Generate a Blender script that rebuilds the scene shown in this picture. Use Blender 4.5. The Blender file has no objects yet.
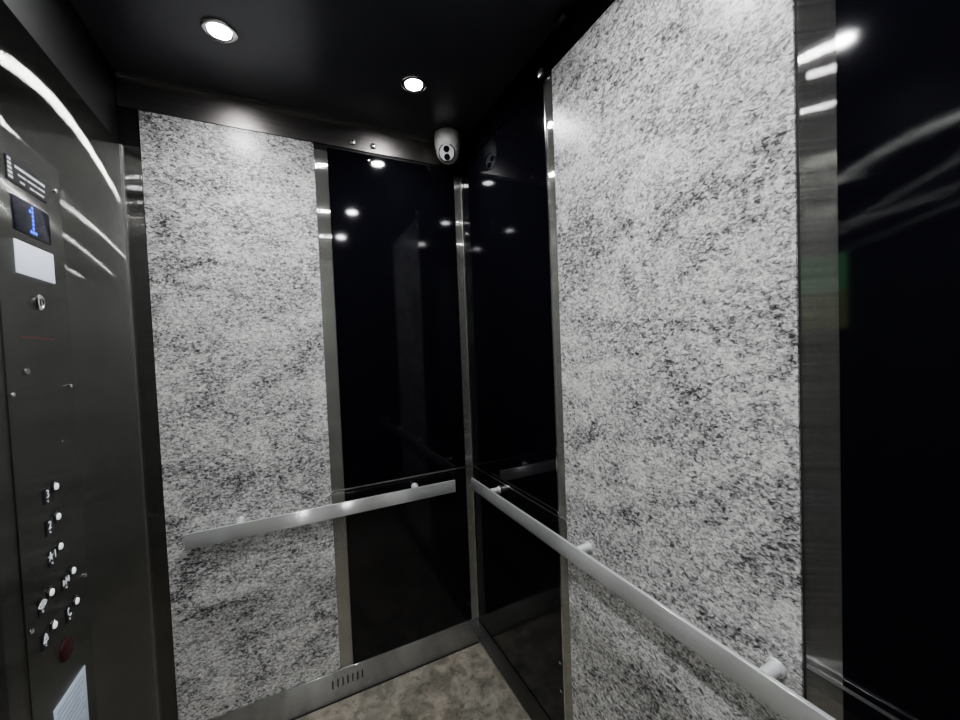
import bpy, bmesh, math, random
from mathutils import Vector, Matrix
random.seed(4)
PI = math.pi
C = bpy.context.scene.collection

# ------------------------------------------------------------------ materials
def new_mat(name):
    m = bpy.data.materials.new(name); m.use_nodes = True
    nt = m.node_tree
    return m, nt, nt.nodes['Principled BSDF']

def nd(nt, typ, **kw):
    n = nt.nodes.new(typ)
    for k, v in kw.items():
        setattr(n, k, v)
    return n

def ramp(nt, stops, interp='LINEAR'):
    r = nd(nt, 'ShaderNodeValToRGB'); cr = r.color_ramp; cr.interpolation = interp
    while len(cr.elements) < len(stops): cr.elements.new(0.5)
    for e, (p, c) in zip(cr.elements, stops):
        e.position = p; e.color = (c[0], c[1], c[2], 1) if not isinstance(c, (int, float)) else (c, c, c, 1)
    return r

def plain(name, col, rough=0.5, metal=0.0, spec=0.5, emit=None, estr=0.0, var=0.0, coat=0.0):
    m, nt, b = new_mat(name)
    b.inputs['Base Color'].default_value = (*col, 1)
    b.inputs['Roughness'].default_value = rough
    b.inputs['Metallic'].default_value = metal
    b.inputs['Specular IOR Level'].default_value = spec
    b.inputs['Coat Weight'].default_value = coat
    if emit:
        b.inputs['Emission Color'].default_value = (*emit, 1)
        b.inputs['Emission Strength'].default_value = estr
    n = nd(nt, 'ShaderNodeTexNoise'); n.inputs['Scale'].default_value = 35
    tc = nd(nt, 'ShaderNodeTexCoord')
    nt.links.new(tc.outputs['Object'], n.inputs['Vector'])
    r = ramp(nt, [(0.3, tuple(max(0, c*(1-var-0.04)) for c in col)), (0.7, tuple(min(1, c*(1+var+0.04)) for c in col))])
    nt.links.new(n.outputs['Fac'], r.inputs['Fac']); nt.links.new(r.outputs['Color'], b.inputs['Base Color'])
    return m

def brushed(name, col, grain='V', rough=0.3, aniso=1.0, var=0.12, bump=0.02, smudge=0.1, micro=0.0, metal=1.0):
    """brushed stainless; grain V = vertical lines, H = horizontal lines"""
    m, nt, b = new_mat(name)
    b.inputs['Metallic'].default_value = metal
    b.inputs['Anisotropic'].default_value = aniso
    tc = nd(nt, 'ShaderNodeTexCoord'); mp = nd(nt, 'ShaderNodeMapping')
    nt.links.new(tc.outputs['Object'], mp.inputs['Vector'])
    mp.inputs['Scale'].default_value = (260, 260, 3) if grain == 'V' else (3, 3, 420)
    n = nd(nt, 'ShaderNodeTexNoise'); n.inputs['Scale'].default_value = 1.0; n.inputs['Detail'].default_value = 3
    nt.links.new(mp.outputs['Vector'], n.inputs['Vector'])
    r = ramp(nt, [(0.3, tuple(c*(1-var) for c in col)), (0.7, tuple(min(1, c*(1+var)) for c in col))])
    nt.links.new(n.outputs['Fac'], r.inputs['Fac'])
    nt.links.new(r.outputs['Color'], b.inputs['Base Color'])
    s = nd(nt, 'ShaderNodeTexNoise'); s.inputs['Scale'].default_value = 4.0; s.inputs['Detail'].default_value = 4
    nt.links.new(tc.outputs['Object'], s.inputs['Vector'])
    mr = nd(nt, 'ShaderNodeMapRange'); mr.inputs['From Min'].default_value = .3; mr.inputs['From Max'].default_value = .7
    mr.inputs['To Min'].default_value = rough*(1-smudge); mr.inputs['To Max'].default_value = rough*(1+smudge)
    nt.links.new(s.outputs['Fac'], mr.inputs['Value']); nt.links.new(mr.outputs['Result'], b.inputs['Roughness'])
    t = nd(nt, 'ShaderNodeCombineXYZ')
    v = (1, 1, 0) if grain == 'V' else (0, 0, 1)
    for i in range(3): t.inputs[i].default_value = v[i]
    nt.links.new(t.outputs[0], b.inputs['Tangent'])
    if micro:
        # brushing scratches: fine random tilt of the normal across the grain
        m2 = nd(nt, 'ShaderNodeMapping'); nt.links.new(tc.outputs['Object'], m2.inputs['Vector'])
        m2.inputs['Scale'].default_value = (6500, 6500, 40) if grain == 'V' else (40, 40, 6500)
        n2 = nd(nt, 'ShaderNodeTexWhiteNoise')
        nt.links.new(m2.outputs['Vector'], n2.inputs['Vector'])
        k = nd(nt, 'ShaderNodeMath', operation='MULTIPLY_ADD'); nt.links.new(n2.outputs['Value'], k.inputs[0]); k.inputs[1].default_value = micro; k.inputs[2].default_value = -micro/2
        sc = nd(nt, 'ShaderNodeVectorMath', operation='SCALE'); nt.links.new(t.outputs[0], sc.inputs[0]); nt.links.new(k.outputs[0], sc.inputs['Scale'])
        g = nd(nt, 'ShaderNodeNewGeometry'); ad = nd(nt, 'ShaderNodeVectorMath', operation='ADD')
        nt.links.new(g.outputs['Normal'], ad.inputs[0]); nt.links.new(sc.outputs[0], ad.inputs[1])
        nz = nd(nt, 'ShaderNodeVectorMath', operation='NORMALIZE'); nt.links.new(ad.outputs[0], nz.inputs[0])
        nt.links.new(nz.outputs[0], b.inputs['Normal'])
    elif bump:
        bp = nd(nt, 'ShaderNodeBump'); bp.inputs['Strength'].default_value = bump; bp.inputs['Distance'].default_value = .001
        nt.links.new(n.outputs['Fac'], bp.inputs['Height']); nt.links.new(bp.outputs['Normal'], b.inputs['Normal'])
    return m

def granite(name, horiz):
    """speckled grey laminate. horiz = 'X' or 'Y': in-plane horizontal axis"""
    m, nt, b = new_mat(name); L = nt.links
    tc = nd(nt, 'ShaderNodeTexCoord')
    def mapped(sc, ax):
        mp = nd(nt, 'ShaderNodeMapping'); L.new(tc.outputs['Object'], mp.inputs['Vector'])
        s = [sc, sc, sc]; s[0 if horiz == 'X' else 1] = sc*ax
        mp.inputs['Scale'].default_value = s
        mp.inputs['Rotation'].default_value = (0, .3, 0) if horiz == 'X' else (-.3, 0, 0)
        return mp
    def noise(sc, ax, det, rgh, dist):
        n = nd(nt, 'ShaderNodeTexNoise'); n.inputs['Scale'].default_value = 1
        n.inputs['Detail'].default_value = det; n.inputs['Roughness'].default_value = rgh; n.inputs['Distortion'].default_value = dist
        L.new(mapped(sc, ax).outputs[0], n.inputs['Vector']); return n
    fl = noise(140, .62, 4, .62, .9)
    f2 = noise(230, .7, 2, .6, .4)
    cl = noise(9, .6, 5, .66, 1.0)
    # flecks shifted by the cloud
    ad = nd(nt, 'ShaderNodeMath', operation='MULTIPLY_ADD'); L.new(cl.outputs['Fac'], ad.inputs[0]); ad.inputs[1].default_value = .5; L.new(fl.outputs['Fac'], ad.inputs[2])
    sb = nd(nt, 'ShaderNodeMath', operation='SUBTRACT'); L.new(ad.outputs[0], sb.inputs[0]); sb.inputs[1].default_value = .25
    r = ramp(nt, GR)
    L.new(sb.outputs[0], r.inputs['Fac'])
    r2 = ramp(nt, [(.34, .5), (.48, 1.0), (.60, 1.0), (.70, 1.2)])
    L.new(f2.outputs['Fac'], r2.inputs['Fac'])
    mx = nd(nt, 'ShaderNodeMix', data_type='RGBA', blend_type='MULTIPLY'); mx.inputs[0].default_value = .8
    L.new(r.outputs['Color'], mx.inputs[6]); L.new(r2.outputs['Color'], mx.inputs[7])
    L.new(mx.outputs[2], b.inputs['Base Color'])
    b.inputs['Roughness'].default_value = .27
    b.inputs['Specular IOR Level'].default_value = .5
    bp = nd(nt, 'ShaderNodeBump'); bp.inputs['Strength'].default_value = .25; bp.inputs['Distance'].default_value = .0015
    L.new(fl.outputs['Fac'], bp.inputs['Height']); L.new(bp.outputs['Normal'], b.inputs['Normal'])
    return m

GR = [(.29, (.06, .06, .062)), (.37, (.17, .17, .172)), (.43, (.35, .35, .35)), (.495, (.54, .54, .535)), (.57, (.73, .73, .715)), (.67, (.9, .9, .88))]
M = {}
M['granite_b'] = granite('speckled grey laminate, side wall', 'X')
M['granite_r'] = granite('speckled grey laminate, rear wall', 'Y')
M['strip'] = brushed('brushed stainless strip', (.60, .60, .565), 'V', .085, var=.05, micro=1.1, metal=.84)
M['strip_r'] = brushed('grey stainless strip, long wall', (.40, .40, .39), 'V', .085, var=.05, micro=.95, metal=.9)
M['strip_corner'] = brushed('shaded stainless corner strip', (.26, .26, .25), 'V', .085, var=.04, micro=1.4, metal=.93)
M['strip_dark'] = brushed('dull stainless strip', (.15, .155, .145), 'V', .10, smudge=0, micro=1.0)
M['return'] = brushed('brushed stainless return panel', (.27, .275, .255), 'V', .07, 1.0, .03, .02, .0, micro=1.35, metal=.97)
M['cop'] = brushed('brushed stainless faceplate', (.20, .205, .19), 'V', .16, 1.0, .03, .02, .0, micro=.9, metal=.97)
M['base'] = brushed('brushed stainless base', (.60, .61, .61), 'H', .13, var=.05, micro=1.1, metal=.86)
M['base_dark'] = brushed('dark stainless base', (.22, .22, .22), 'H', .4)
M['rail'] = brushed('brushed aluminium bar', (.82, .83, .84), 'H', .16, 1.0, .04, micro=1.2, metal=.62)
M['frieze'] = brushed('dark stainless frieze', (.34, .32, .31), 'H', .38, .5)
M['satin'] = plain('satin aluminium post', (.85, .86, .87), .3, .45)
M['chrome'] = plain('polished chrome', (.85, .85, .85), .12, 1)
M['trim_bright'] = plain('bright steel edge', (.75, .75, .74), .3, 1)
M['black'] = plain('gloss black laminate', (.0060, .0060, .0095), .06, 0, .38)
M['black_low'] = plain('slightly scuffed gloss black laminate', (.009, .009, .011), .11, 0, .6)
M['dark'] = plain('black void paint', (.006, .006, .007), .5)
M['white_plastic'] = plain('white camera housing', (.85, .86, .82), .4)
M['face_white'] = plain('light camera face', (.93, .94, .95), .35)
M['lens_black'] = plain('black lens glass', (.01, .01, .012), .08)
M['screen'] = plain('dark display glass', (.012, .012, .03), .15)
M['blue'] = plain('blue dot matrix light', (.02, .08, .8), .4, emit=(.03, .12, 1.0), estr=2.2)
M['lens_panel'] = plain('frosted white lens', (.75, .8, .88), .35, emit=(.75, .85, 1.0), estr=.36)
M['label_black'] = plain('black enamel plate', (.01, .01, .018), .3)
M['mark_white'] = plain('white raised marking', (.8, .82, .82), .4, emit=(.8, .9, .9), estr=.12)  # slight glow added to the markings, which are no lamps
M['mark_red'] = plain('faded red lettering', (.10, .035, .03), .5)
M['red'] = plain('dull red button', (.05, .009, .013), .5)
M['paper'] = plain('bluish certificate paper', (.55, .62, .72), .4, emit=(.5, .6, .75), estr=.12, var=.08)  # faint glow added to brighten the paper
M['paper_line'] = plain('pale blue print', (.36, .43, .55), .5)
M['gap_black'] = plain('matt black of gaps', (.012, .012, .012), .6)
M['gap'] = plain('grey panel edge', (.05, .05, .05), .5, var=.3)
M['green'] = plain('glowing green notice sheet', (.12, .42, .16), .5, emit=(.25, .65, .3), estr=1.5)  # glow added so the sheet's reflection shows on the steel strip
M['olive'] = plain('glowing olive notice sheet', (.28, .36, .12), .5, emit=(.42, .5, .2), estr=1.1)  # olive half given the same kind of added glow
M['cable'] = plain('grey cable', (.25, .25, .25), .5)
def mk_led():
    # narrow-beam downlight lens: radiance falls off away from the axis like a real reflector lamp
    m, nt, b = new_mat('glowing downlight lens'); L = nt.links
    b.inputs['Emission Color'].default_value = (.985, .985, 1.0, 1)
    g = nd(nt, 'ShaderNodeNewGeometry'); dt = nd(nt, 'ShaderNodeVectorMath', operation='DOT_PRODUCT')
    L.new(g.outputs['Incoming'], dt.inputs[0]); L.new(g.outputs['Normal'], dt.inputs[1])
    pw = nd(nt, 'ShaderNodeMath', operation='POWER'); L.new(dt.outputs['Value'], pw.inputs[0]); pw.inputs[1].default_value = LEDP
    ml = nd(nt, 'ShaderNodeMath', operation='MULTIPLY_ADD'); L.new(pw.outputs[0], ml.inputs[0]); ml.inputs[1].default_value = LEDS; ml.inputs[2].default_value = LEDS*.34
    L.new(ml.outputs[0], b.inputs['Emission Strength'])
    return m
LEDP = 2.5; LEDS = 700
M['led'] = mk_led()
M['cap'] = plain('button cap with glowing glint', (.85, .87, .87), .25, 0, .6, emit=(.9, .95, 1.0), estr=.5)  # lamp glint on the domed cap put in as pale colour and glow

# ceiling: dark satin laminate
def mk_ceil():
    m, nt, b = new_mat('dark satin ceiling'); L = nt.links
    tc = nd(nt, 'ShaderNodeTexCoord'); n = nd(nt, 'ShaderNodeTexNoise'); n.inputs['Scale'].default_value = 3; n.inputs['Detail'].default_value = 3
    L.new(tc.outputs['Object'], n.inputs['Vector'])
    r = ramp(nt, [(.3, (.06, .06, .072)), (.7, (.09, .09, .105))]); L.new(n.outputs['Fac'], r.inputs['Fac']); L.new(r.outputs['Color'], b.inputs['Base Color'])
    b.inputs['Roughness'].default_value = .28; b.inputs['Specular IOR Level'].default_value = .6
    return m
M['ceiling'] = mk_ceil()

def mk_floor():
    m, nt, b = new_mat('mottled stone vinyl floor'); L = nt.links
    tc = nd(nt, 'ShaderNodeTexCoord')
    n = nd(nt, 'ShaderNodeTexNoise'); n.inputs['Scale'].default_value = 13; n.inputs['Detail'].default_value = 6; n.inputs['Roughness'].default_value = .62; n.inputs['Distortion'].default_value = .8
    n2 = nd(nt, 'ShaderNodeTexNoise'); n2.inputs['Scale'].default_value = 5; n2.inputs['Detail'].default_value = 3
    n3 = nd(nt, 'ShaderNodeTexNoise'); n3.inputs['Scale'].default_value = 45; n3.inputs['Detail'].default_value = 5; n3.inputs['Distortion'].default_value = 1
    for x in (n, n2, n3): L.new(tc.outputs['Object'], x.inputs['Vector'])
    r = ramp(nt, [(.28, (.11, .108, .09)), (.42, (.175, .168, .142)), (.54, (.25, .235, .20)), (.70, (.35, .325, .28))])
    L.new(n.outputs['Fac'], r.inputs['Fac'])
    r2 = ramp(nt, [(.35, (.86, .88, .86)), (.6, (1.02, .98, .95))]); L.new(n2.outputs['Fac'], r2.inputs['Fac'])
    r3 = ramp(nt, [(.34, .55), (.46, 1.0), (.62, 1.0), (.72, 1.25)]); L.new(n3.outputs['Fac'], r3.inputs['Fac'])
    a = nd(nt, 'ShaderNodeMix', data_type='RGBA', blend_type='MULTIPLY'); a.inputs[0].default_value = 1
    L.new(r.outputs['Color'], a.inputs[6]); L.new(r2.outputs['Color'], a.inputs[7])
    c = nd(nt, 'ShaderNodeMix', data_type='RGBA', blend_type='MULTIPLY'); c.inputs[0].default_value = .8
    L.new(a.outputs[2], c.inputs[6]); L.new(r3.outputs['Color'], c.inputs[7])
    L.new(c.outputs[2], b.inputs['Base Color'])
    b.inputs['Roughness'].default_value = .42
    return m
M['floor'] = mk_floor()

# ------------------------------------------------------------------ geometry helpers (world coordinates)
def box(bm, x0, x1, y0, y1, z0, z1, bev=0.0):
    v = bmesh.ops.create_cube(bm, size=1.0)['verts']
    bmesh.ops.scale(bm, vec=(abs(x1-x0), abs(y1-y0), abs(z1-z0)), verts=v)
    bmesh.ops.translate(bm, vec=((x0+x1)/2, (y0+y1)/2, (z0+z1)/2), verts=v)
    if bev:
        es = list({e for q in v for e in q.link_edges})
        bmesh.ops.bevel(bm, geom=es, offset=bev, segments=2, affect='EDGES', profile=.5)

AX = {'x': Matrix.Rotation(PI/2, 4, 'Y'), 'y': Matrix.Rotation(-PI/2, 4, 'X'), 'z': Matrix.Identity(4), '-z': Matrix.Rotation(PI, 4, 'X'), '-x': Matrix.Rotation(-PI/2, 4, 'Y'), '-y': Matrix.Rotation(PI/2, 4, 'X')}
def lathe(bm, c, prof, mat4, seg=32):
    """prof: (radius, height) along the local z; closed at ends when radius 0"""
    rings = []
    for r, h in prof:
        if r < 1e-6: rings.append([bm.verts.new(mat4 @ Vector((0, 0, h)) + Vector(c))])
        else: rings.append([bm.verts.new(mat4 @ Vector((r*math.cos(2*PI*i/seg), r*math.sin(2*PI*i/seg), h)) + Vector(c)) for i in range(seg)])
    for a, b in zip(rings, rings[1:]):
        for i in range(seg):
            j = (i+1) % seg
            if len(a) == 1 and len(b) == 1: continue
            if len(a) == 1: bm.faces.new((a[0], b[i], b[j]))
            elif len(b) == 1: bm.faces.new((a[i], a[j], b[0]))
            else: bm.faces.new((a[i], a[j], b[j], b[i]))
def cyl(bm, c, axis, r, h, seg=24, bev=0):
    m = AX[axis] if isinstance(axis, str) else axis
    p = [(0, 0), (r-bev, 0), (r, bev), (r, h-bev), (r-bev, h), (0, h)] if bev else [(0, 0), (r, 0), (r, h), (0, h)]
    lathe(bm, c, p, m, seg)

def obj(name, bm, mat, parent=None, origin=None, smooth=True):
    bmesh.ops.recalc_face_normals(bm, faces=bm.faces)
    me = bpy.data.meshes.new(name)
    po = Vector(parent['_w']) if parent else Vector((0, 0, 0))
    if origin is None:
        xs = [v.co for v in bm.verts]
        lo = Vector([min(v[i] for v in xs) for i in range(3)]); hi = Vector([max(v[i] for v in xs) for i in range(3)])
        origin = (lo+hi)/2
    origin = Vector(origin)
    for v in bm.verts: v.co -= origin
    bm.to_mesh(me); bm.free()
    if smooth:
        me.polygons.foreach_set('use_smooth', [True]*len(me.polygons))
        try: me.set_sharp_from_angle(angle=math.radians(35))
        except Exception: pass
    me.materials.append(mat)
    o = bpy.data.objects.new(name, me); C.objects.link(o)
    if parent: o.parent = parent
    o.location = origin - po
    o['_w'] = tuple(origin)
    return o
def bb(name, mat, x0, x1, y0, y1, z0, z1, parent=None, bev=0.0):
    bm = bmesh.new(); box(bm, x0, x1, y0, y1, z0, z1, bev); return obj(name, bm, mat, parent, smooth=bev > 0)
def tag(o, label=None, cat=None, group=None, kind=None):
    if label: o['label'] = label
    if cat: o['category'] = cat
    if group: o['group'] = group
    if kind: o['kind'] = kind
    return o
def struct(o, label=None):
    o['kind'] = 'structure'
    if label: o['label'] = label
    return o
def thing(name, label, cat, loc, group=None):
    o = bpy.data.objects.new(name, None); C.objects.link(o); o.location = loc; o.empty_display_size = .05
    o['_w'] = tuple(loc); return tag(o, label, cat, group)
def text_mesh(name, s, size, loc, rot, mat, parent, ext=.0006, sx=1.0):
    cu = bpy.data.curves.new('t', 'FONT'); cu.body = s; cu.size = size; cu.extrude = ext; cu.align_x = 'CENTER'; cu.align_y = 'CENTER'
    t = bpy.data.objects.new('t', cu); C.objects.link(t)
    dg = bpy.context.evaluated_depsgraph_get(); dg.update()
    me = bpy.data.meshes.new_from_object(t.evaluated_get(dg)); me.name = name
    bpy.data.objects.remove(t); bpy.data.curves.remove(cu)
    me.transform(rot.to_4x4() @ Matrix.Diagonal((sx, 1, 1, 1)))
    me.materials.clear(); me.materials.append(mat)
    o = bpy.data.objects.new(name, me); C.objects.link(o)
    if parent:
        o.parent = parent; o.location = Vector(loc) - Vector(parent['_w'])
    else: o.location = loc
    o['_w'] = tuple(loc)
    return o
ROT_L = Matrix(((0, 0, 1), (1, 0, 0), (0, 1, 0)))    # text x -> +y, y -> +z, normal -> +x

# ------------------------------------------------------------------ room shell
H = 2.40; XL = -1.245; YB = -2.06
T = .08
struct(bb('floor', M['floor'], XL-T, T, YB-T, T, -.06, 0))
struct(bb('ceiling', M['ceiling'], XL-T, T, YB-T, T, H, H+.06))
struct(bb('wall_back', M['dark'], XL-T, T, .0012, T, 0, H))
struct(bb('wall_right', M['dark'], .0012, T, YB-T, .0012, 0, H))
struct(bb('wall_left', M['dark'], XL-T, XL-.012, YB-T, .0012, 0, H))
struct(bb('wall_front', M['dark'], XL-.012, .0012, YB-T, YB-.0012, 0, H))
PT = .006   # panel thickness

# ---- wall_back (left of the picture): frieze, granite, strip, black, corner strip
ti = [0]
def trim(mat, *a, bev=0.0, label=None):
    ti[0] += 1
    return struct(bb('trim_%d' % ti[0], mat, *a, bev=bev), label)
RT0 = 2.161; PTOP = 2.285; BH = .125
trim(M['frieze'], XL, 0, -.004, 0, PTOP+.004, H-.002, label='dark steel frieze above the panels of the side wall')
trim(M['black'], -.004, 0, YB, -.004, PTOP+.004, H-.002, label='dark steel frieze above the panels of the long wall')
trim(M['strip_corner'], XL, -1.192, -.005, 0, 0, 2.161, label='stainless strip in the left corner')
trim(M['strip'], XL+.004, -.004, -.014, -.004, H-.016, H-.001, label='pale edge channel where the ceiling meets the side wall')
gp = tag(bb('laminate_panel', M['granite_b'], -1.190, -.648, -PT, 0, BH+.002, PTOP), 'speckled grey stone-look panel behind the short handrail, beside the control panel wall', 'wall panel')
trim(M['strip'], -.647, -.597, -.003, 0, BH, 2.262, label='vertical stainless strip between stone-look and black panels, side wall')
SEAM = .872
tag(bb('laminate_panel', M['black'], -.596, -.045, -PT, 0, SEAM+.004, PTOP-.01), 'glossy black upper panel on the side wall, above the short handrail', 'wall panel')
tag(bb('laminate_panel', M['black_low'], -.596, -.045, -PT, 0, BH+.002, SEAM-.004), 'glossy black lower panel on the side wall, below the short handrail', 'wall panel')
trim(M['trim_bright'], -.647, -.012, -.0048, 0, SEAM-.003, SEAM+.003, label='thin bright seam strip across the side wall')
trim(M['strip'], -.044, -.006, -.004, 0, BH, 2.25, label='stainless strip in the far corner')
trim(M['trim_bright'], -.007, 0, -.007, 0, .1, 2.25, label='thin bright bead down the far corner')

# ---- wall_right: black, strip, granite, strip, black
tag(bb('laminate_panel', M['black'], -PT, 0, -.668, -.015, SEAM+.004, PTOP-.005), 'glossy black upper panel between the far corner and the large stone-look panel', 'wall panel')
tag(bb('laminate_panel', M['black_low'], -PT, 0, -.668, -.015, .112, SEAM-.004), 'glossy black lower panel between the far corner and the large stone-look panel', 'wall panel')
trim(M['strip'], -.004, 0, -.712, -.669, .112, 2.27, label='narrow stainless strip at the left edge of the large stone-look panel')
trim(M['chrome'], -.008, 0, -.674, -.668, .112, 2.27, label='thin chrome bead beside the narrow strip')
tag(bb('laminate_panel', M['granite_r'], -.008, 0, -1.342, -.713, .112, PTOP), 'large speckled grey stone-look panel behind the long handrail', 'wall panel')
trim(M['gap'], -.003, 0, -1.346, -1.342, .112, PTOP, label='dark gap beside the large stone-look panel')
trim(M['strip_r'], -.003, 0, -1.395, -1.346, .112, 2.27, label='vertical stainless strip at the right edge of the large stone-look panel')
tag(bb('laminate_panel', M['black'], -PT, 0, YB+.01, -1.396, SEAM+.004, PTOP-.005), 'glossy black upper panel at the right edge of the picture', 'wall panel')
tag(bb('laminate_panel', M['black'], -PT, 0, YB+.01, -1.396, .112, SEAM-.004), 'glossy black lower panel at the right edge of the picture', 'wall panel')
trim(M['trim_bright'], -.0050, 0, -.712, -.015, SEAM-.0025, SEAM+.0025, label='thin seam strip across the black panel beside the far corner')
trim(M['trim_bright'], -.0050, 0, YB+.01, -1.347, SEAM-.0035, SEAM+.0035, label='thin bright seam strip across the right-hand black panel')

trim(M['trim_bright'], XL, XL+.005, -.0085, -.005, 0, RT0, label='thin bright bead between the control panel wall and the corner strip')
# ---- baseboards
bk = struct(bb('baseboard_back', M['base'], XL, -.0, -.009, 0, .001, BH, bev=.001))
for i in range(7):
    x = -.681 + i*.0197
    s = bb('vent_slot', M['gap_black'], x-.0022, x+.0022, -.0098, -.0085, .058, .092, bk)
    s['label'] = 'dark ventilation slot'
bm = bmesh.new(); lathe(bm, (-.541, -.009, .028), [(.004, 0), (.004, .002), (.002, .003), (0, .003)], AX['-y'], 12); obj('screw', bm, M['chrome'], bk)
struct(bb('baseboard_right', M['base_dark'], -.009, 0, YB, -.009, .001, .11, bev=.001))
trim(M['trim_bright'], -.0125, -.009, YB, -.009, 0.0, .005, label='pale sealant line along the foot of the long wall')
trim(M['gap_black'], XL, -.012, -.0125, -.009, 0.0, .004, label='dark joint along the foot of the side wall')

# ---- left wall: return panel (upper part carries the streaked highlights), door beyond
RT = 2.161
struct(bb('wall_left_return', M['return'], XL-.012, XL, -.74, -.0055, .0, RT, bev=.0012), 'brushed stainless return panel round the control panel')
bpy.data.objects['wall_left_return'].name = 'trim_return_panel'
# door jamb, door
trim(M['strip_dark'], XL-.012, XL+.012, -.80, -.742, 0, RT, bev=.002, label='stainless door jamb')
trim(M['strip_dark'], XL-.012, XL+.012, YB+.002, -1.86, 0, RT, bev=.002, label='far stainless door jamb')
d = struct(bb('door_1', M['strip_dark'], XL-.012, XL-.004, -1.33, -.801, .003, RT, bev=.001))
d2 = struct(bb('door_2', M['strip_dark'], XL-.012, XL-.004, -1.859, -1.333, .003, RT, bev=.001))
trim(M['dark'], XL-.012, XL-.002, YB, -.006, RT+.002, H-.002, label='dark transom above the stainless return')

nt_ = thing('door_notice', 'green and olive notice with added glow on the sliding door', 'notice', (XL-.004, -.878, 1.46))
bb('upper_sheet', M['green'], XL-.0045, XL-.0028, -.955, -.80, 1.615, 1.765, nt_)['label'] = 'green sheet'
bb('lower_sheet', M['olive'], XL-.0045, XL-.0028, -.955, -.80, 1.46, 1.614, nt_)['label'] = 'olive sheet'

# ---- opposite wall (behind the camera) finished like the others
tag(bb('laminate_panel', M['black'], -.60, -.02, YB, YB+PT, .112, PTOP), 'glossy black panel on the wall behind the camera', 'wall panel')
tag(bb('laminate_panel', M['granite_b'], -1.19, -.65, YB, YB+PT, .112, PTOP), 'speckled grey panel on the wall behind the camera', 'wall panel')
trim(M['strip'], -.649, -.601, YB, YB+.004, .112, PTOP, label='stainless strip behind the camera')
struct(bb('baseboard_front', M['base'], XL, 0, YB, YB+.009, .001, .111))

# ------------------------------------------------------------------ handrails
def handrail(root, bar, posts, axis):
    obj('bar', bar, M['rail'], root)
    for p in posts:
        bm = bmesh.new()
        if axis == 'y':
            cyl(bm, (p, -.0062, .828), '-y', .016, .005, 24, .001)
            cyl(bm, (p, -.0105, .828), '-y', .0095, .046, 24, .0008)
        else:
            cyl(bm, (-.0082, p, .838), '-x', .016, .005, 24, .001)
            cyl(bm, (-.0105, p, .838), '-x', .0115, .044, 24, .0008)
        obj('bracket', bm, M['satin'], root)
hb = thing('handrail', 'short flat brushed steel handrail across the stone-look and black side wall', 'handrail', (-.625, 0, .79))
bm = bmesh.new(); box(bm, -1.128, -.124, -.066, -.056, .786, .841, .0012)
handrail(hb, bm, (-.299, -.968), 'y')
hr = thing('handrail', 'long flat steel handrail running along the large stone-look panel towards the viewer', 'handrail', (0, -1.03, .80))
bm = bmesh.new(); box(bm, -.064, -.054, -1.96, -.105, .801, .852, .0012)
handrail(hr, bm, (-.271, -.813, -1.303, -1.80), 'x')

# ------------------------------------------------------------------ ceiling downlights
cols = (-.911, -.335); shift = {(1, 0): .011, (1, 1): -.012, (1, 2): -.015}; rows = (-.325, -1.07, -1.68)
desc = {(0, 0): 'round ceiling downlight nearest the control panel and the side wall',
        (1, 0): 'round ceiling downlight nearest the security camera',
        (0, 1): 'round ceiling downlight above the door, middle row',
        (1, 1): 'round ceiling downlight above the long handrail, middle row',
        (0, 2): 'round ceiling downlight above the door, row behind the viewer',
        (1, 2): 'round ceiling downlight above the long handrail, row behind the viewer'}
def make_light(loc, label):
    r = thing('ceiling_light', label, 'ceiling light', loc, 'recessed ceiling downlights')
    bm = bmesh.new()
    lathe(bm, loc, [(.030, -.001), (.046, -.001), (.046, .003), (.043, .005), (.034, .006), (.030, .003), (.030, -.001)], AX['-z'], 40)
    obj('trim_ring', bm, M['chrome'], r)
    bm = bmesh.new()
    lathe(bm, loc, [(.0, .0045), (.012, .0043), (.022, .0038), (.0285, .0025), (.0295, 0)], AX['-z'], 40)
    obj('lens', bm, M['led'], r)
    return r
first = None
for i, x in enumerate(cols):
    for j, y in enumerate(rows):
        if first is None:
            first = make_light((x, y, H), desc[(i, j)])
        else:
            c = first.copy(); C.objects.link(c); c.location = (x+shift.get((i, j), 0), y, H); c['label'] = desc[(i, j)]
            for ch in list(first.children):
                k = ch.copy(); C.objects.link(k); k.parent = c

# ------------------------------------------------------------------ security camera
cx, cy = -.098, -.075
sc = thing('security_camera', 'white dome security camera with two black lenses in the far ceiling corner', 'security camera', (cx, cy, H))
bm = bmesh.new()
lathe(bm, (cx, cy, H), [(0, 0), (.048, 0), (.055, .006), (.0575, .022), (.0575, .052), (.0555, .066), (.050, .074), (.044, .075), (0, .075)], AX['-z'], 40)
obj('base', bm, M['white_plastic'], sc)
# eyeball turned to the viewer
tgt = Vector((-.80, -1.30, 1.45)); ec = Vector((cx, cy, H-.082))
zax = (tgt-ec).normalized(); up = Vector((0, 0, 1)); xax = up.cross(zax).normalized(); yax = zax.cross(xax)
RM = Matrix((xax, yax, zax)).transposed().to_4x4()
bm = bmesh.new()
R_ = .051
prof = [(0, -R_)]
for k in range(1, 15):
    a = -PI/2 + k*(PI/2+.80)/15
    prof.append((R_*math.cos(a), R_*math.sin(a)))
prof += [(.0365, .0345), (.036, .0335), (.0350, .0325), (0, .0325)]
lathe(bm, ec, prof, RM, 40); eye = obj('eyeball', bm, M['white_plastic'], sc)
bm = bmesh.new(); lathe(bm, ec, [(.0332, .0335), (.0370, .0335), (.0370, .0352), (.0332, .0358), (.0332, .0335)], RM, 40); obj('groove_ring', bm, M['gap_black'], eye)  # dark ring carries the shade of the recess gap in its colour
bm = bmesh.new(); lathe(bm, ec, [(0, .033), (.0325, .033), (.0325, .0375), (.031, .0388), (0, .0388)], RM, 40)
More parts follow.
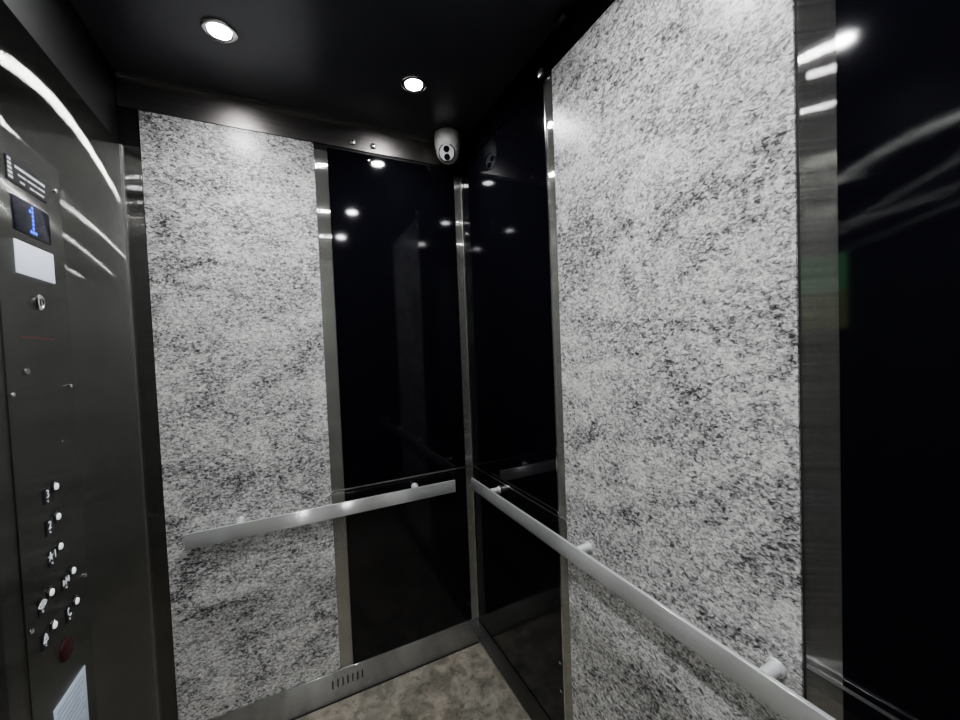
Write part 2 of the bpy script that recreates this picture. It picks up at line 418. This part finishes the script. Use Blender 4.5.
fc = obj('face_plate', bm, M['face_white'], eye); fc['label'] = 'pale oval face plate'
for s in (1, -1):
    bm = bmesh.new(); c0 = ec + (RM @ Vector((0, s*.0155, 0)))
    lathe(bm, c0, [(.0, .038), (.0128, .038), (.0128, .0410), (.0112, .0415), (.006, .0398), (0, .0394)], RM, 28)
    l = obj('camera_lens', bm, M['lens_black'], eye); l['label'] = 'round black lens'
def tube(pts, r, name, mat, parent):
    cu = bpy.data.curves.new('c', 'CURVE'); cu.dimensions = '3D'; cu.bevel_depth = r; cu.bevel_resolution = 3
    sp = cu.splines.new('BEZIER'); sp.bezier_points.add(len(pts)-1)
    for b_, p in zip(sp.bezier_points, pts): b_.co = p; b_.handle_left_type = b_.handle_right_type = 'AUTO'
    o = bpy.data.objects.new('c', cu); C.objects.link(o)
    dg = bpy.context.evaluated_depsgraph_get(); dg.update()
    me = bpy.data.meshes.new_from_object(o.evaluated_get(dg)); me.name = name
    bpy.data.objects.remove(o); bpy.data.curves.remove(cu)
    me.materials.clear(); me.materials.append(mat); me.polygons.foreach_set('use_smooth', [True]*len(me.polygons))
    po = Vector(parent['_w']); me.transform(Matrix.Translation(-po))
    q = bpy.data.objects.new(name, me); C.objects.link(q); q.parent = parent; q['_w'] = tuple(po); return q
tube([(cx+.045, cy+.01, H-.040), (cx+.065, cy+.02, H-.03), (cx+.082, cy+.022, H-.018), (cx+.088, cy+.03, H-.001)], .0018, 'cable', M['cable'], sc)

# ------------------------------------------------------------------ small clips and screws on the panels
def clip_y(x, z, label):
    t = thing('panel_clip', label, 'clip', (x, -.005, z), 'steel clips along the frieze')
    bm = bmesh.new(); box(bm, x-.010, x+.010, -.016, -.0045, z-.006, z+.012, .003); obj('tab', bm, M['trim_bright'], t)
    bm = bmesh.new(); lathe(bm, (x, -.016, z+.003), [(.004, 0), (.0038, .0015), (0, .002)], AX['-y'], 12); obj('screw', bm, M['chrome'], t)
clip_y(-.411, 2.312, 'small steel clip on the frieze above the black side-wall panel, nearer the camera')
clip_y(-.497, 2.312, 'small steel clip on the frieze above the black side-wall panel, nearer the stone-look panel')
t = thing('panel_clip', 'bright steel corner clip at the top of the narrow strip on the long wall', 'clip', (-.005, -.665, 2.30), 'steel clips along the frieze')
bm = bmesh.new(); box(bm, -.020, -.0045, -.678, -.652, 2.292, 2.318, .006); obj('tab', bm, M['trim_bright'], t)
bm = bmesh.new(); lathe(bm, (-.0085, -.700, 2.27), [(.005, 0), (.0045, .003), (0, .005)], AX['-x'], 14); obj('screw', bm, M['chrome'], t)
t = thing('panel_clip', 'dull grey bracket where the ceiling meets the long wall', 'clip', (-.005, -.775, 2.375))
bm = bmesh.new(); box(bm, -.030, -.0045, -.800, -.755, 2.378, 2.398, .004); obj('tab', bm, M['strip_dark'], t)
def screw(loc, ax, r, label, par=None):
    bm = bmesh.new(); lathe(bm, loc, [(0, 0), (r, 0), (r*.96, r*.35), (r*.6, r*.7), (0, r*.8)], AX[ax], 16)
    o = obj('panel_screw' if par is None else 'screw', bm, M['chrome'], par)
    if par is None: tag(o, label, 'screw', 'screws in the wall panels')
    return o
screw((-.4345, -.0055, 2.252), '-y', .0055, 'small domed screw at the top of the black side-wall panel')
screw((-.808, -.0055, 2.262), '-y', .0045, 'small domed screw at the top of the stone-look side-wall panel')
screw((-.0055, -.358, 2.277), '-x', .0045, 'small domed screw at the top of the black panel right of the camera')
screw((-.0055, -.6525, .368), '-x', .006, 'upper of two screws low in the black panel near the far corner')
screw((-.0055, -.6525, .271), '-x', .006, 'lower of two screws low in the black panel near the far corner')
screw((-.052, -.0055, .205), '-y', .004, 'small domed screw low beside the far corner')

# ------------------------------------------------------------------ control panel on the left wall
X0 = XL
Y0, Y1 = -.662, -.420
cp = thing('control_panel', 'stainless elevator control panel with blue floor display and round buttons', 'control panel', (X0, -.541, .46))
FX = X0 + .0018
fp = bb('faceplate', M['cop'], X0-.0005, FX, Y0, Y1, .46, 1.90, cp, bev=.0008)
# capacity sign
sg = bb('capacity_sign', M['label_black'], FX, FX+.0012, -.618, -.482, 1.800, 1.848, cp); sg['label'] = 'black plate with white emblem and small white lettering'
bm = bmesh.new()
for k in range(5): box(bm, FX+.0011, FX+.0016, -.614, -.6-.001*k, 1.806+k*.0085, 1.8115+k*.0085)
obj('emblem', bm, M['mark_white'], sg)
bm = bmesh.new()
box(bm, FX+.0011, FX+.0016, -.592, -.488, 1.832, 1.8375)
for (a, b_) in ((-.583, -.556), (-.552, -.520), (-.516, -.490)): box(bm, FX+.0011, FX+.0016, a, b_, 1.8195, 1.8235)
for (a, b_) in ((-.578, -.562), (-.545, -.530), (-.526, -.494)): box(bm, FX+.0011, FX+.0016, a, b_, 1.807, 1.811)
obj('lettering', bm, M['mark_white'], sg)
# display with a dot matrix figure 1
ds = bb('floor_display', M['screen'], FX, FX+.0014, -.608, -.478, 1.708, 1.776, cp, bev=.0005); ds['label'] = 'dark display with blue dotted figure 1'
bm = bmesh.new()
fig = ['..#..', '.##..', '..#..', '..#..', '..#..', '..#..', '.###.']
for rr, row in enumerate(fig):
    for cc, ch in enumerate(row):
        if ch == '#':
            lathe(bm, (FX+.0013, -.543+(cc-2)*.0085, 1.768-rr*.0085), [(.0036, 0), (.0034, .0006), (0, .0008)], AX['x'], 10)
obj('dot_figure', bm, M['blue'], ds)
ep = bb('emergency_light', M['lens_panel'], FX, FX+.002, -.611, -.474, 1.622, 1.688, cp, bev=.0006); ep['label'] = 'white frosted rectangular light lens'
# key switch
bm = bmesh.new(); lathe(bm, (FX, -.541, 1.572), [(.0165, 0), (.0165, .003), (.014, .0045), (.011, .0045), (.010, .003), (0, .003)], AX['x'], 32)
ks = obj('key_switch', bm, M['chrome'], cp); bb('keyhole', M['gap_black'], FX+.003, FX+.0036, -.5425, -.5395, 1.565, 1.579, ks)
bb('red_lettering', M['mark_red'], FX, FX+.0004, -.612, -.490, 1.494, 1.498, cp)['label'] = 'faint red line of lettering'
# small key switch
bm = bmesh.new(); lathe(bm, (FX, -.600, 1.428), [(.007, 0), (.0068, .002), (.004, .002), (0, .0012)], AX['x'], 20); obj('small_keyhole', bm, M['strip'], cp)
bm = bmesh.new(); lathe(bm, (FX, -.490, 1.266), [(.0028, 0), (.0026, .001), (0, .0014)], AX['x'], 12); obj('indicator_dot', bm, M['chrome'], cp)
for (y, z) in ((-.442, 1.842), (-.650, 1.842), (-.650, 1.386), (-.438, 1.387), (-.434, .928), (-.648, .929), (-.436, .52), (-.648, .52)):
    screw((FX, y, z), 'x', .0048, '', cp)

def sym(bm, kind, y, z, s):
    """raised pictograms beside the buttons"""
    xa, xb = FX+.0008, FX+.0018
    def seg(p, q, w=.0022):
        p = Vector((0, y+p[0]*s, z+p[1]*s)); q = Vector((0, y+q[0]*s, z+q[1]*s)); dd = (q-p).normalized(); n = Vector((0, -dd.z, dd.y))*w/2
        vs = [bm.verts.new((x, v.y, v.z)) for x in (xa, xb) for v in (p-n, p+n, q+n, q-n)]
        for f in ((0, 1, 2, 3), (7, 6, 5, 4), (0, 4, 5, 1), (1, 5, 6, 2), (2, 6, 7, 3), (3, 7, 4, 0)): bm.faces.new([vs[i] for i in f])
    if kind == 'open':
        seg((-.15, .5), (-.15, -.5)); seg((.15, .5), (.15, -.5))
        for sg_ in (-1, 1):
            seg((sg_*.35, .35), (sg_*.35, -.35)); seg((sg_*.35, .35), (sg_*.85, 0)); seg((sg_*.35, -.35), (sg_*.85, 0))
    elif kind == 'close':
        seg((0, .5), (0, -.5))
        for sg_ in (-1, 1):
            seg((sg_*.7, .35), (sg_*.7, -.35)); seg((sg_*.7, .35), (sg_*.2, 0)); seg((sg_*.7, -.35), (sg_*.2, 0))
    elif kind == 'phone':
        seg((-.4, .5), (-.1, .6), .004); seg((-.4, .5), (-.35, -.1), .003); seg((-.35, -.1), (.1, -.5), .003); seg((.1, -.5), (.4, -.35), .004)
    elif kind == 'bell':
        seg((-.35, -.3), (-.2, .3), .003); seg((.35, -.3), (.2, .3), .003); seg((-.2, .3), (.2, .3), .003); seg((-.5, -.35), (.5, -.35), .003)
        seg((0, .3), (0, .55), .002); seg((0, -.35), (0, -.6), .004); seg((-.3, 0), (.3, 0), .0018)
def button(y, z, sign, label):
    bm = bmesh.new(); lathe(bm, (FX, y, z), [(.0125, 0), (.0125, .0016), (.0112, .003), (.0100, .003), (.0098, .0015), (0, .0015)], AX['x'], 32)
    b_ = obj('call_button', bm, M['cop'], cp); b_['label'] = label
    bm = bmesh.new(); lathe(bm, (FX, y, z), [(.0072, .0015), (.0072, .0032), (.0060, .0044), (.0035, .0050), (0, .0052)], AX['x'], 28)
    obj('button_cap', bm, M['cap'], b_)
    yl, zl = y-.031, z-.008
    pl = bb('braille_plate', M['label_black'], FX, FX+.0009, yl-.014, yl+.014, zl-.018, zl+.014, cp, bev=.0003)
    if isinstance(sign, tuple):
        bm = bmesh.new(); sym(bm, sign[0], yl, zl+.001, .017); obj('pictogram', bm, M['mark_white'], pl)
    else:
        text_mesh('numeral', sign, .024, (FX+.0012, yl, zl+.001), ROT_L, M['mark_white'], pl)
    bm = bmesh.new()
    for (dy, dz) in ((-.003, 0), (.001, 0), (.001, -.0035)):
        lathe(bm, (FX+.0009, yl+dy, zl-.012+dz), [(.0011, 0), (.0009, .0006), (0, .0008)], AX['x'], 8)
    obj('braille_dots', bm, M['mark_white'], pl)
button(-.532, 1.175, '3', 'round floor button beside numeral 3')
button(-.532, 1.109, '2', 'round floor button beside numeral 2')
button(-.532, 1.043, '\u26051', 'round floor button beside star and numeral 1')
button(-.487, .966, ('close',), 'round door close button, right of its row')
button(-.577, .966, ('open',), 'round door open button, left of its row')
button(-.482, .892, ('phone',), 'round telephone button, right of its row')
button(-.575, .895, ('bell',), 'round alarm bell button, left of its row')
bm = bmesh.new(); lathe(bm, (FX, -.535, .815), [(0, .0), (.024, 0), (.024, .002), (.020, .004), (0, .0045)], AX['x'], 32)
obj('emergency_button', bm, M['red'], cp)['label'] = 'dull round red button'
# certificate
ct = thing('certificate', 'pale blue printed certificate in a slot low on the control panel', 'certificate', (FX, -.53, .52))
bb('sheet', M['paper'], FX, FX+.0012, -.598, -.464, .54, .728, ct, bev=.0003)
bm = bmesh.new()
for k in range(13):
    a = -.590+random.random()*.01; box(bm, FX+.0011, FX+.0015, a, -.475-random.random()*.03, .712-k*.012, .7145-k*.012)
obj('print_lines', bm, M['paper_line'], ct)

# ------------------------------------------------------------------ world, camera
w = bpy.data.worlds.new('world'); bpy.context.scene.world = w; w.use_nodes = True
w.node_tree.nodes['Background'].inputs[0].default_value = (.02, .02, .025, 1); w.node_tree.nodes['Background'].inputs[1].default_value = 1

cam = bpy.data.cameras.new('camera'); co = bpy.data.objects.new('camera', cam); C.objects.link(co)
Rw = ((0.89570983, -0.44286644, -0.03966387), (-0.04915892, -0.00997634, -0.99874114), (0.44191323, 0.89653209, -0.03070674))
rx, ry, rz = (Vector(r) for r in Rw)
mt = Matrix((rx, -ry, -rz)).transposed().to_4x4()
mt.translation = Vector((-.77197, -1.68456, 1.43816))
co.matrix_world = mt
cam.sensor_width = 36; cam.lens = 384.165/960*36; cam.clip_start = .01; cam.clip_end = 50
bpy.context.scene.camera = co
for o in bpy.data.objects:
    if '_w' in o: del o['_w']
sc_ = bpy.context.scene
sc_.view_settings.view_transform = 'AgX'
sc_.view_settings.look = 'AgX - Medium High Contrast'
sc_.view_settings.exposure = 0.0
